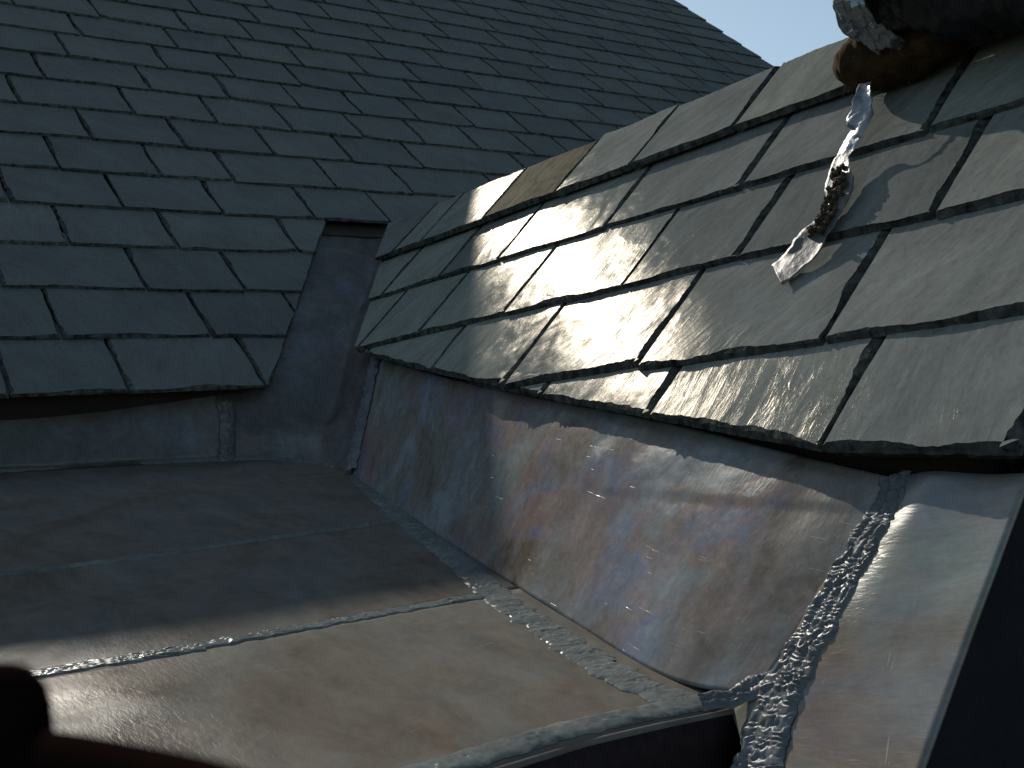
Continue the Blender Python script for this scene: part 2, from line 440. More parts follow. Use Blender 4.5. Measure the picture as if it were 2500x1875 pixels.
while EAVE + k * G < RIDGE_B - 0.1:
    tail = EAVE + k * G
    conv = [(-3.2, 1.0), (VERGE, 1.0), (VERGE, RIDGE_B), (-3.2, RIDGE_B)]
    js = fill_joints(KNOWN.get(k, []), -3.2, VERGE, rng, 0.29 if k > 5 else 0.31)
    kw = dict(step=0.007 if k < 9 else 0.014, bev=(0.005, 0.0055, 0.003), tail_jit=0.004, gap=0.005, jag=1.5, chip=0.12)
    if k < 4:
        # left of the valley, then the matching part beyond the small roof
        convL = [(-3.2, 1.0), (0.45, 1.0), (1.047, 1.951), (1.512, 2.745), (1.512, 3.4), (-3.2, 3.4)]
        course(MS, MAIN, js, tail, G, T1, convL, rng, **kw)
        x0 = 2.3 - (k * 0.2) * 0.6
        course(MS, MAIN, [x0 + 0.3 * i for i in range(10)] + [VERGE], tail, G, T1, None, rng, **kw)
    else:
        course(MS, MAIN, js, tail, G, T1, conv, rng, **kw)
    k += 1
mk_slates('slate_covering', MS, M_SLATE_FAR, main)
# second layer of slates under the eaves
MU = Mesh()
course(MU, MAIN, [-3.2 + 0.3 * i for i in range(14)] + [1.0], EAVE + 0.012, G, T1, [(-3.2, 1.0), (0.45, 1.0), (1.03, 1.951), (1.4, 2.6), (-3.2, 2.6)], rng, gap=0.006, lift=-T1 - 0.004, step=0.012, bev=(0.004, 0.004, 0.003), over=0.8)
mk_slates('under_eaves_slate', MU, M_SLATE_FAR, main)

def box_on(F, a0, a1, b0, b1, h0, h1):
    v = [F.p(a, b, h) for h in (h0, h1) for a, b in ((a0, b0), (a1, b0), (a1, b1), (a0, b1))]
    f = [(3, 2, 1, 0), (4, 5, 6, 7), (0, 1, 5, 4), (1, 2, 6, 5), (2, 3, 7, 6), (3, 0, 4, 7)]
    return v, f
def prism_on(F, poly, h0, h1):
    n = len(poly)
    v = [F.p(a, b, h0) for a, b in poly] + [F.p(a, b, h1) for a, b in poly]
    f = [tuple(reversed(range(n))), tuple(range(n, 2 * n))] + [(i, (i + 1) % n, (i + 1) % n + n, i + n) for i in range(n)]
    return v, f
v, f = prism_on(MAIN, [(-3.2, EAVE + 0.035), (1.0, EAVE + 0.035), (1.44, 2.62), (1.44, 2.72), (VERGE - 0.04, 2.72), (VERGE - 0.04, RIDGE_B), (-3.2, RIDGE_B)], -0.09, -0.034)
mk('roof_deck', v, f, M_DECK, main)
v, f = prism_on(MAIN, [(0.9, EAVE + 0.06), (VERGE - 0.04, EAVE + 0.06), (VERGE - 0.04, 2.9), (0.9, 2.9)], -0.16, -0.10)
mk('leak_block_slab', v, f, M_DECK, main)  # added unseen slab, stops sun leaking through under the deck
# back slope, ridge and walls under the main roof
top = MAIN.p(0, RIDGE_B, 0)
yr, zr = top.y, top.z
v = [(-3.2, yr, zr), (VERGE, yr, zr), (VERGE, yr + 4.0, zr - 3.5), (-3.2, yr + 4.0, zr - 3.5),
     (-3.2, yr, zr - .08), (VERGE, yr, zr - .08), (VERGE, yr + 4.0, zr - 3.58), (-3.2, yr + 4.0, zr - 3.58)]
f = [(0, 1, 2, 3), (7, 6, 5, 4), (0, 4, 5, 1), (1, 5, 6, 2), (2, 6, 7, 3), (3, 7, 4, 0)]
mk('back_slope', v, f, M_SLATE_FAR, main, [(q[0], q[1]) for q in v])
v = []; f = []
NR = 8
for i, x in enumerate((-3.2, VERGE + 0.01)):
    for j in range(NR):
        a = math.pi * (j / (NR - 1)); v.append((x, yr + 0.11 * math.cos(a), zr - 0.05 + 0.075 * math.sin(a)))
f = [(j, j + 1, NR + j + 1, NR + j) for j in range(NR - 1)] + [tuple(range(NR))[::-1], tuple(range(NR, 2 * NR)), (0, NR, 2 * NR - 1, NR - 1)]
mk('ridge_tile', v, f, M_CLAY, main)
e = MAIN.p(0, EAVE, -0.1)
yb, zb_ = 2.62, 5.35
v = [(-3.1, yb, 0), (VERGE - 0.1, yb, 0), (VERGE - 0.1, yr + 3.8, 0), (-3.1, yr + 3.8, 0),
     (-3.1, yb, zb_), (VERGE - 0.1, yb, zb_), (VERGE - 0.1, yr + 3.8, zb_), (-3.1, yr + 3.8, zb_)]
f = [(0, 1, 2, 3), (4, 7, 6, 5), (0, 4, 5, 1), (1, 5, 6, 2), (2, 6, 7, 3), (3, 7, 4, 0)]
mk('wall', v, f, M_WALL, main)
for x in (-3.1, VERGE - 0.1):
    pass
v = []
for x in (VERGE - 0.32, VERGE - 0.1):
    v += [(x, yb, zb_ + 0.003), (x, yb + 0.1, MAIN.p(0, 2.2, -0.1).z), (x, yr, zr - 0.12), (x, yr + 3.8, zb_ + 0.003)]
mk('gable_end', v, [(0, 1, 2, 3), (7, 6, 5, 4), (0, 4, 5, 1), (1, 5, 6, 2), (2, 6, 7, 3), (3, 7, 4, 0)], M_WALL, main)

# ---- near roof
rng = random.Random(5)
near = thing('slate_roof', 'small grey green slate roof slope in the sun, cut askew above the lead', 'roof')
CUT = [(0.607, 0.652), (0.841, 0.666), (1.194, 0.745), (1.601, 0.837), (1.927, 0.914), (2.441, 1.049), (2.952, 1.633)]
RB = 1.63; GE = 0.607; T2 = 0.0095
def conv_from(cut, extra_b=0.0, top=RB):
    return [(cut[0][0], cut[0][1] + extra_b)] + [(a, b + extra_b) for a, b in cut[1:-1]] + [cut[-1], (cut[0][0], top)]
# polygon walks up-a along the cut, then back along the ridge: counter-clockwise in (a, b)
CONV = conv_from(CUT)
ROWS = [
 (0.640, [0.607, 0.849, 1.187, 1.50, 1.80]),
 (0.840, [0.607, 0.933, 1.276, 1.625, 1.959, 2.366, 2.6]),
 (1.049, [0.607, 0.861, 1.2, 1.461, 1.81, 2.138, 2.417, 2.7]),
 (1.245, [0.607, 0.955, 1.306, 1.659, 2.016, 2.266, 2.54, 2.8]),
 (1.424, [0.607, 0.82, 1.09, 1.426, 1.704, 1.951, 2.235, 2.523, 2.667, 3.0]),
]
NS = Mesh(); NB = Mesh()
for r, (tail, js) in enumerate(ROWS):
    for lo, hi in zip(js[:-1], js[1:]):
        brown = (r == 4 and abs(lo - 1.951) < 1e-3)
        tj = tail + rng.uniform(-1, 1) * 0.004; sk = rng.uniform(-1, 1) * 0.004
        topb = min(tail + 0.2 * 1.4, RB) if r < 4 else RB + rng.uniform(-0.004, 0.006)
        gp = 0.003
        poly = [(lo + gp, tj - sk), (hi - gp, tj + sk), (hi - gp, topb), (lo + gp, topb)]
        cv = CONV if r < 4 else conv_from(CUT, 0, RB + 0.02)
        poly = clip_convex(poly, cv)
        if len(poly) < 3: continue
        ang = rng.gauss(0.55, 0.18)
        if r == 0: ang = rng.choice([-0.1, 0.9])
        if r == 4 and lo > 1.6: ang = rng.choice([0.2, 1.2])
        slate(NB if brown else NS, NEAR, poly, tail, 0.2, T2 * (1.0 if r < 4 else 1.25), rng, step=0.0032,
              bev=(0.0065, 0.0090, 0.0016), head=(topb if r < 4 else 9), lift=(0.0 if r < 4 else 0.012), grain=ang, jag=1.0)
mk_slates('slate_covering', NS, M_SLATE, near)
o = mk_slates('slate', NB, M_SLATE_BROWN, near)
o['label'] = 'dull brown slate in the top course between two shining ones'
# undercloak along the skew cut
NU = Mesh()
segs = CUT[:-1]
for i in range(len(segs) - 1):
    (a0, b0), (a1, b1) = segs[i], segs[i + 1]
    nseg = max(1, int((a1 - a0) / 0.3))
    for q in range(nseg):
        u0, u1 = q / nseg, (q + 1) / nseg
        pa = (a0 + (a1 - a0) * u0 + 0.003, b0 + (b1 - b0) * u0 + 0.010); pb = (a0 + (a1 - a0) * u1 - 0.003, b0 + (b1 - b0) * u1 + 0.010)
        poly = [pa, pb, (pb[0], pb[1] + 0.13), (pa[0], pa[1] + 0.13)]
        slate(NU, NEAR, poly, (pa[1] + pb[1]) / 2, 0.4, 0.009, rng, step=0.005, bev=(0.006, 0.004, 0.003), head=99, lift=-0.019, jag=1.0)
mk_slates('undercloak', NU, M_SLATE, near)
dk = [(a, b + 0.035) for a, b in CUT[:-1]] + [(2.86, 1.56), (0.66, 1.56)]
v, f = prism_on(NEAR, [(max(a, 0.66), b) for a, b in dk], -0.085, -0.046)
mk('roof_deck', v, f, M_DECK, near)
# far side slope of the small roof, beyond its ridge
rd = NEAR.p(0, RB, -0.012)
FARN = Frame((0, -1, 0), (-math.cos(P2), 0, math.sin(P2)), (math.sin(P2), 0, math.cos(P2)), 0)
FARN.d = (rd - BASE - Vector((0, rd.y - BASE.y, 0))).dot(FARN.n)
bt = (rd - BASE).dot(FARN.b)
FS = Mesh()
for r in range(6):
    tail = bt - 0.2 * (r + 1) + 0.0
    a = -2.9 + (r % 2) * 0.15
    js = [-2.9 + 0.05 * (r + 1)]
    while js[-1] < -0.9: js.append(js[-1] + rng.uniform(0.24, 0.36))
    js.append(-0.607)
    for lo, hi in zip(js[:-1], js[1:]):
        slate(FS, FARN, [(lo + .003, tail), (hi - .003, tail), (hi - .003, min(bt + 0.004, tail + .26)), (lo + .003, min(bt + 0.004, tail + .26))], tail, 0.2, T2, rng, step=0.012, head=99, bev=(.008, .006, .004))
mk_slates('far_slope', FS, M_SLATE, near)
# gable end under the verge: faces the camera side, always in shade, which is also put into its colour
zt = rd.z
pl = [(1.035, 0.0), (3.9, 0.0), (3.9, NEAR.p(0, 0.70, -0.09).z - 5.0 + 5.0 - 0.25)]
v = []
gy = 0.612
lead_r = [(1.006, 0.612, -0.065), (0.893, 0.610, -0.191), (0.805, 0.608, -0.291), (0.60, 0.604, -0.521)]
gab = [(x + 0.004, y + 0.004, z - 0.004) for x, y, z in lead_r]
gv = [BASE + Vector(p) for p in gab]
right = [BASE + Vector((3.2, 0.60, z)) for z in (-0.065, -0.191, -0.291, -0.521)]
topv = [NEAR.p(0.625, 0.70, -0.09), NEAR.p(0.625, RB - 0.05, -0.09)]
v = gv + right
f = [(i, i + 1, 4 + i + 1, 4 + i) for i in range(3)]
nb = len(v)
v += [NEAR.p(0.635, 0.655, -0.05), NEAR.p(0.635, RB - 0.02, -0.05), BASE + Vector((3.2, 0.635, -0.07))]
f += [(0, 4, nb + 2, nb + 1, nb)]
back = [p + Vector((0, 0.03, 0)) for p in v]
m_ = len(v)
f += [tuple(reversed([i + m_ for i in q])) for q in f]
mk('gable_cladding', v + back, f, M_GABLE_SHADE, near)
v, f = prism_on(Frame((1, 0, 0), (0, 1, 0), (0, 0, 1), 0), [(1.25, 0.70), (3.1, 0.70), (3.1, 2.5), (1.55, 2.5)], -5.6, -0.2)
mk('wall', v, f, M_WALL, near)

# ------------------------------------------------------------------ lead work
lead = thing('lead_gutter', 'weathered lead lining with welded seams between the two slate roofs, half in shadow', 'lead gutter')
def lerp_poly(pts, u):
    L = [0.0]
    for i in range(1, len(pts)): L.append(L[-1] + (pts[i] - pts[i - 1]).length)
    s = u * L[-1]
    for i in range(1, len(pts)):
        if s <= L[i] + 1e-9:
            t = (s - L[i - 1]) / max(1e-9, L[i] - L[i - 1]); return pts[i - 1].lerp(pts[i], t)
    return pts[-1]
def catmull(pts, n):
    if len(pts) < 3: return [lerp_poly(pts, i / (n - 1)) for i in range(n)]
    P = [pts[0] * 2 - pts[1]] + pts + [pts[-1] * 2 - pts[-2]]
    dense = []
    for i in range(1, len(P) - 2):
        for j in range(12):
            t = j / 12
            dense.append(0.5 * ((2 * P[i]) + (P[i + 1] - P[i - 1]) * t + (2 * P[i - 1] - 5 * P[i] + 4 * P[i + 1] - P[i + 2]) * t * t + (3 * P[i] - P[i - 1] - 3 * P[i + 1] + P[i + 2]) * t ** 3))
    dense.append(P[-2])
    return [lerp_poly(dense, i / (n - 1)) for i in range(n)]
def patch(name, A, B, mat, up, cell=0.012, wave=0.0015, wscale=6.0, parent=None, smoothA=True, mid=None, thick=0.004, uvrot=0.0, uvo=(0, 0), disp=None):
    """ruled sheet between polylines A and B (both the same way round); wavy like dressed lead."""
    LA = max(sum((A[i + 1] - A[i]).length for i in range(len(A) - 1)), sum((B[i + 1] - B[i]).length for i in range(len(B) - 1)))
    LW = max((A[0] - B[0]).length, (A[-1] - B[-1]).length)
    nu = max(3, int(LA / cell)); nv = max(3, int(LW / cell))
    a = catmull(A, nu) if smoothA else [lerp_poly(A, i / (nu - 1)) for i in range(nu)]
    b = catmull(B, nu) if smoothA else [lerp_poly(B, i / (nu - 1)) for i in range(nu)]
    vs, uv = [], []
    ca, sa = math.cos(uvrot), math.sin(uvrot)
    for i in range(nu):
        for j in range(nv):
            t = j / (nv - 1); p = a[i].lerp(b[i], t)
            w = wave * (nz(p.x * wscale + 3.1, p.y * wscale, p.z * wscale) + 0.5 * nz(p.x * wscale * 2.7, p.y * wscale * 2.7 + 4, p.z * wscale * 2.7))
            w *= min(1.0, 8 * min(t, 1 - t) + 0.15)
            if disp: w += disp(i / (nu - 1), t)
            vs.append(p + up * w)
            x, y = i / (nu - 1) * LA, t * LW
            uv.append((ca * x + sa * y + uvo[0], -sa * x + ca * y + uvo[1]))
    fs = []
    for i in range(nu - 1):
        for j in range(nv - 1):
            fs.append((i * nv + j, (i + 1) * nv + j, (i + 1) * nv + j + 1, i * nv + j + 1))
    # orient
    q = fs[len(fs) // 2]
    nn = (vs[q[1]] - vs[q[0]]).cross(vs[q[3]] - vs[q[0]])
    if nn.dot(up) < 0: fs = [tuple(reversed(x)) for x in fs]
    o = mk(name, vs, fs, mat, parent or lead, uv, smooth=True)
    sm = o.modifiers.new('thickness', 'SOLIDIFY'); sm.thickness = thick; sm.offset = -1
    return o

def S_(a, b, h=0.0): return SOLE.p(a, b, h)
JUN = [(1.124, 2.417), (1.098, 2.132), (1.003, 1.728), (0.935, 1.414), (0.884, 1.157), (0.838, 0.90), (0.84, 0.788)]
UPS = SOLE.n
# three sole sheets, each running out of the picture on the left
XL = -2.2
back = [(XL, 2.497), (0.484, 2.485), (0.784, 2.46), (1.124, 2.417)]
seam1 = [(XL, 1.60), (0.321, 1.656), (0.565, 1.671), (0.866, 1.697), (0.985, 1.712)]
seam2 = [(XL, 1.225), (0.237, 1.231), (0.361, 1.231), (0.554, 1.239), (0.724, 1.244), (0.89, 1.255)]
lip = [(XL, 0.80), (0.312, 0.792), (0.487, 0.79), (0.575, 0.796), (0.647, 0.802), (0.745, 0.797), (0.84, 0.788)]
# right edge follows the junction, so each sheet is ruled along the junction instead
def xj(w):
    J = sorted([(b, a) for a, b in JUN])
    for (w0, x0), (w1, x1) in zip(J[:-1], J[1:]):
        if w <= w1: return x0 + (x1 - x0) * max(0, (w - w0) / (w1 - w0))
    return J[-1][1]
def xs(w): return xj(w) + (0.05 if w > 1.2 else 0.012)
def seam_w(poly, x):
    for (x0, w0), (x1, w1) in zip(poly[:-1], poly[1:]):
        if x <= x1: return w0 + (w1 - w0) * (x - x0) / (x1 - x0)
    return poly[-1][1]
def sole_sheet(name, lo, hi, uvo, h0):
    LO = []; HI = []
    for i in range(40):
        u = i / 39
        xl = XL + u * (xs(lo[-1][1]) - XL); xh = XL + u * (xs(hi[-1][1]) - XL)
        LO.append(S_(xl, seam_w(lo, xl), h0)); HI.append(S_(xh, seam_w(hi, xh), h0))
    return patch(name, LO, HI, M_LEAD_SOLE, UPS, 0.02, 0.0022, 4.0, uvo=uvo, smoothA=False, uvrot=0.2)
sole_sheet('sole_sheet', seam1, back, (0, 0), 0.0)
sole_sheet('sole_sheet', seam2, seam1, (7, 3), 0.0)
sole_sheet('sole_sheet', lip, seam2, (13, 8), 0.0)

# rolled lip and drop face below it, its shade put into the colour
def lip_nose():
    nu = 120; prof = []
    R_ = 0.0045
    for k in range(9):
        a = math.radians(100 * k / 8); prof.append((-(R_ * math.sin(a)), -(R_ - R_ * math.cos(a))))
    vs, uv = [], []
    for i in range(nu):
        x = XL + (0.84 - XL) * i / (nu - 1); w = seam_w(lip, x)
        p0 = S_(x, w)
        wob = 0.0015 * nz(x * 12, 1, 1)
        for j, (dy, dz) in enumerate(prof):
            q = p0 + Vector((0, 1, 0)) * dy + Vector((0, 0, 1)) * (dz + wob); vs.append(q); uv.append((x, j * 0.003))
    m_ = len(prof)
    fs = [(i * m_ + j, i * m_ + j + 1, (i + 1) * m_ + j + 1, (i + 1) * m_ + j) for i in range(nu - 1) for j in range(m_ - 1)]
    o = mk('lip', vs, fs, M_LEAD_SOLE, lead, uv, smooth=True)
    return [vs[i * m_ + m_ - 1] for i in range(nu)]
nose = lip_nose()
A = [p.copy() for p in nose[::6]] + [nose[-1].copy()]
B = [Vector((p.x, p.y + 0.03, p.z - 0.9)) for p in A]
patch('drop_face', A, B, M_LEAD_SHADED, Vector((0, -1, 0)), 0.03, 0.003, 5, smoothA=False, thick=0.006)

# back upstand under the main eave
zc = lambda x: S_(x, seam_w(back, x)).z
A = []; B = []
for i in range(30):
    x = XL + (0.955 - XL) * i / 29
    p = S_(x, seam_w(back, x)); A.append(p); B.append(Vector((x + 0.0, p.y + 0.045, MAIN.p(x, EAVE + 0.035, -0.035).z)))
def roll_up(u, t): return 0.012 * math.exp(-((t) / 0.10) ** 2)
patch('upstand', A, B, M_LEAD_VALLEY, Vector((0, -0.95, 0.3)).normalized(), 0.015, 0.004, 7, smoothA=False, uvo=(3, 1))

# side panel: ruled between the sole junction and the tucked top edge under the skew cut
jun3 = [S_(a, b, 0.0) for a, b in JUN]
toph = [(2.374, 1.045, -0.040), (1.927, 0.925, -0.036), (1.601, 0.848, -0.034), (1.194, 0.757, -0.034), (0.92, 0.688, -0.037), (0.765, 0.652, -0.040)]
top3 = [NEAR.p(*p) for p in toph]
sideA = jun3[1:-1] + [BASE + Vector((0.846, 0.83, -0.270))]
def fold(u, t):
    t0 = 0.65 - 0.7 * (u - 0.6) if u < 0.7 else 0.58 + 0.9 * (u - 0.7)
    lap = 0.0016 / (1 + math.exp(-(t - t0) / 0.006)) if u > 0.56 else 0.0
    return lap + 0.007 * max(0.0, (t - 0.5) / 0.5) * math.exp(-((u - 0.415 - 0.08 * (1 - t)) / 0.016) ** 2)
patch('side_panel', sideA, top3, M_LEAD_SIDE, Vector((-0.8, 0.06, 0.6)), 0.006, 0.003, 5.5, uvo=(2, 5), uvrot=0.0, disp=fold)

# valley foot: rounds the corner between upstand and side panel
# valley lining, a wide left face on the main slope and a narrow right face on the small roof
cr = []
for w in (2.02, 2.2, 2.4, 2.6, 2.74):
    # crease: intersection of the two lead planes
    bM = w; hM = -0.045
    q = MAIN.p(0, bM, hM) - BASE
    # solve x so that NEAR height = -0.05
    x = ((NEAR.d - 0.05) - (q.y * NEAR.n.y + q.z * NEAR.n.z)) / NEAR.n.x
    cr.append(BASE + Vector((x, q.y, q.z)))
left = [MAIN.p(0.96 + (w - 1.98) * 0.60, w, -0.034) for w in (1.99, 2.2, 2.4, 2.6, 2.84)]
right = []
for p in cr:
    a = (p - BASE).dot(NEAR.a); b = (p - BASE).dot(NEAR.b)
    right.append(NEAR.p(a - 0.17, min(b, 1.57), -0.05))
def loft(name, stations, mat, up, nu, nv, wave=0.003, wscale=7.0, uvo=(0, 0)):
    cols = [catmull(st, nv) for st in stations]
    rows = [catmull([c[j] for c in cols], nu) for j in range(nv)]
    vs, uv = [], []
    for i in range(nu):
        for j in range(nv):
            p = rows[j][i]
            w = wave * (nz(p.x * wscale, p.y * wscale, p.z * wscale + 5) + 0.5 * nz(p.x * wscale * 2.6, p.y * wscale * 2.6, p.z * wscale * 2.6))
            vs.append(p + up * w); uv.append((j * 0.4 / nv + uvo[0], i * 1.6 / nu + uvo[1]))
    fs = [(i * nv + j, (i + 1) * nv + j, (i + 1) * nv + j + 1, i * nv + j + 1) for i in range(nu - 1) for j in range(nv - 1)]
    q = fs[len(fs) // 2]
    if (vs[q[1]] - vs[q[0]]).cross(vs[q[3]] - vs[q[0]]).dot(up) < 0: fs = [tuple(reversed(x)) for x in fs]
    o = mk(name, vs, fs, mat, lead, uv, smooth=True)
    sm = o.modifiers.new('thickness', 'SOLIDIFY'); sm.thickness = 0.004; sm.offset = -1
    return o
st = []
bl = Vector((0.95, S_(0.95, seam_w(back, 0.95)).y + 0.045, MAIN.p(0.95, EAVE + 0.035, -0.035).z))
low = [S_(0.95, seam_w(back, 0.95)), S_(1.03, 2.405), S_(1.08, 2.34), S_(1.108, 2.25), S_(1.104, 2.132)]
pRR = NEAR.p(2.374, 1.045, -0.040)
midp = [bl, bl.lerp(cr[0], 0.42) + Vector((0, 0, 0.006)), cr[0].lerp(low[2], 0.22), cr[0].lerp(low[3], 0.16).lerp(pRR, 0.4), pRR]
st = [low, [a.lerp(b, 0.5) for a, b in zip(low, midp)], midp]
for k in range(1, 5):
    L_, C_, R_2 = left[k], cr[k], right[k]
    soft = C_ + Vector((-0.006, -0.008, 0.006))
    st.append([L_, L_.lerp(C_, 0.55), L_.lerp(C_, 0.9).lerp(soft, 0.4), soft.lerp(R_2, 0.3), R_2])
loft('valley_lining', st, M_LEAD_VALLEY, Vector((-0.35, -0.7, 0.6)).normalized(), 110, 44, wave=0.0015, uvo=(8, 5))

# right hand sheet beyond the big weld
DN = Vector((-0.74492, 0.07620, 0.66279))
V3 = lambda t: BASE + Vector(t)
A = [V3((1.041, 0.800, -0.075)), V3((0.93, 0.81, -0.19)), V3((0.867, 0.822, -0.248)), V3((0.832, 0.848, -0.287)), V3((0.791, 0.790, -0.321)), V3((0.60, 0.60, -0.49))]
A2 = [V3((1.020, 0.790, -0.068)), V3((0.864, 0.818, -0.246)), V3((0.833, 0.850, -0.286)), V3((0.795, 0.793, -0.323)), V3((0.773, 0.765, -0.344)), V3((0.6, 0.70, -0.53))]
B2 = [V3((1.006, 0.612, -0.065)), V3((0.893, 0.610, -0.191)), V3((0.805, 0.608, -0.291)), V3((0.60, 0.604, -0.521))]
def dsh(u, t): return 0.0090 * math.exp(-((t - 0.42) / 0.22) ** 2) * max(0, 1 - u * 2.2)
patch('cheek_sheet', A2, B2, M_LEAD_CHEEK, DN, 0.006, 0.0015, 8, uvo=(11, 2), uvrot=0.1, disp=dsh, smoothA=False)

# ---- welded seams: overlapping fish-scale beads
def weld(name, pts, up, width, mat, amp=0.004, pitch=0.011, rows=1, seed=0, rag=0.35, w2=None, ds=0.0026, curve=0.9, base=0.0, edge=4):
    L = sum((pts[i + 1] - pts[i]).length for i in range(len(pts) - 1))
    nu = max(6, int(L / ds)); nv = max(7, int(width / ds) | 1)
    c = catmull(pts, nu)
    vs, uv = [], []
    for i in range(nu):
        s = i / (nu - 1) * L
        tan = (c[min(i + 1, nu - 1)] - c[max(i - 1, 0)]).normalized()
        u_ = up(i / (nu - 1)) if callable(up) else up
        side = tan.cross(u_).normalized(); nn = side.cross(tan).normalized()
        w = width + ((w2 - width) * i / (nu - 1) if w2 else 0)
        wl = w * 0.5 * (1 + rag * nz(s * 45 + seed, 1.0, seed) + 0.12 * nz(s * 150, seed, 2))
        wr = w * 0.5 * (1 + rag * nz(s * 45 + seed, 7.0, seed) + 0.12 * nz(s * 150, seed, 9))
        for j in range(nv):
            t = -1 + 2 * j / (nv - 1)
            off = t * (wr if t > 0 else wl)
            rt = (t + 1) / 2 * rows; r = min(rows - 1, int(rt)); lt = (rt - r) * 2 - 1
            ph = (s + 0.3 * pitch * r) / pitch + curve * lt * lt + 2.2 * nz(s * 34 + r * 9, seed, r * 3.3) + 0.9 * nz(s * 90, t * 4, seed)
            fr = ph - math.floor(ph); cell = math.floor(ph)
            amp_c = 0.6 + 0.8 * abs(nz(cell * 1.7 + 0.3, r * 5.1 + seed, 0.5) * 2)
            f2 = fr ** 0.6; saw = max(0.0, math.sin(math.pi * f2)) ** 0.7
            dome = (1 - lt * lt) ** 0.5 if rows > 1 else (1 - t ** 4)
            h = amp * (0.30 + 0.85 * saw * amp_c) * (0.35 + 0.65 * dome) + amp * 0.45 * nz(s * 85, t * 4, seed)
            h *= (1 - abs(t) ** edge)
            h = h - 0.0012 * abs(t) ** 8 + base
            vs.append(c[i] + side * off + nn * h)
            uv.append((s, off))
    fs = [(i * nv + j, i * nv + j + 1, (i + 1) * nv + j + 1, (i + 1) * nv + j) for i in range(nu - 1) for j in range(nv - 1)]
    q = fs[len(fs) // 2]; nn2 = (vs[q[1]] - vs[q[0]]).cross(vs[q[3]] - vs[q[0]])
    uu = up(0.5) if callable(up) else up
    if nn2.dot(uu) < 0: fs = [tuple(reversed(x)) for x in fs]
    return mk(name, vs, fs, mat, lead, uv, smooth=True)

bigw = [(1.018, 0.768, -0.069), (0.998, 0.760, -0.091), (0.963, 0.771, -0.131), (0.929, 0.778, -0.171), (0.889, 0.786, -0.216), (0.852, 0.795, -0.259), (0.822, 0.792, -0.292), (0.795, 0.785, -0.321), (0.772, 0.776, -0.346), (0.70, 0.765, -0.43)]
o = weld('weld_seam', [V3(p) + DN * (0.0055 - 0.0006 * i) for i, p in enumerate(bigw)], DN, 0.040, M_WELD, 0.0032, 0.0085, 3, 3.0, 0.35, w2=0.074, ds=0.0012, base=0.0, curve=0.5, edge=8)
o['label'] = 'broad bright double row of lead weld scales running down the right side'
wside = [(1.127, 2.189), (1.045, 1.914), (0.962, 1.622), (0.898, 1.377), (0.862, 1.261), (0.84, 1.18), (0.826, 1.088), (0.814, 1.028), (0.803, 0.96), (0.797, 0.896), (0.80, 0.845), (0.815, 0.815)]
weld('weld_seam', [S_(a, b, 0.001) for a, b in wside], UPS, 0.044, M_WELD_DULL, 0.0020, 0.0085, 1, 8.0, 0.4, ds=0.0020, w2=0.050, curve=1.0)
weld('weld_seam', [S_(a, b, 0.001) for a, b in seam2[:-1]] + [S_(0.845, 1.25, 0.001)], UPS, 0.042, M_WELD_DULL, 0.0016, 0.012, 1, 1.0, 0.4, ds=0.0022, w2=0.024, edge=10)
weld('weld_seam', [S_(a, b, 0.0005) for a, b in seam1], UPS, 0.018, M_WELD_DULL, 0.0026, 0.02, 1, 2.0, 0.6, ds=0.0028, edge=14)
weld('weld_seam', [S_(a, b, 0.002) for a, b in [(0.825, 0.811), (0.745, 0.821), (0.66, 0.827), (0.567, 0.822), (0.478, 0.817), (0.2, 0.815), (XL, 0.825)]], UPS, 0.036, M_WELD_DULL, 0.0020, 0.011, 1, 4.0, 0.3, ds=0.0028)
weld('weld_seam', [S_(a, b, 0.002) + Vector((0, 0.006, 0.006)) for a, b in back[:-1]] + [S_(1.0, 2.42, 0.004), S_(1.09, 2.34, 0.003), S_(1.127, 2.23, 0.002)], Vector((0, -0.5, 0.85)), 0.035, M_WELD_DULL, 0.0022, 0.014, 1, 5.0, 0.4, ds=0.0045)
weld('weld_seam', [V3((0.968, 2.512, 0.131)), V3((0.955, 2.492, 0.06)), V3((0.940, 2.470, -0.005))], Vector((0, -1, 0.2)), 0.036, M_WELD, 0.006, 0.010, 1, 6.0, 0.3, base=0.006)
fw = [NEAR.p(2.40, 1.075, -0.046)]
sideT = top3[0]; sideB = jun3[1]
fw = [sideT.lerp(sideB, u) + Vector((-0.004, 0, 0.003)) for u in (0.02, 0.3, 0.6, 0.98)]
weld('weld_seam', fw, Vector((-0.75, -0.1, 0.6)), 0.034, M_WELD, 0.006, 0.010, 1, 7.0, 0.3, base=0.004)
# knot of weld at the lip corner
kn = [V3((0.802, 0.862, -0.272)), V3((0.832, 0.846, -0.270)), V3((0.856, 0.824, -0.257)), V3((0.866, 0.806, -0.247))]
weld('weld_seam', kn, Vector((-0.5, -0.3, 0.8)).normalized(), 0.026, M_WELD, 0.0030, 0.008, 2, 9.0, 0.7, ds=0.0016, curve=0.4)

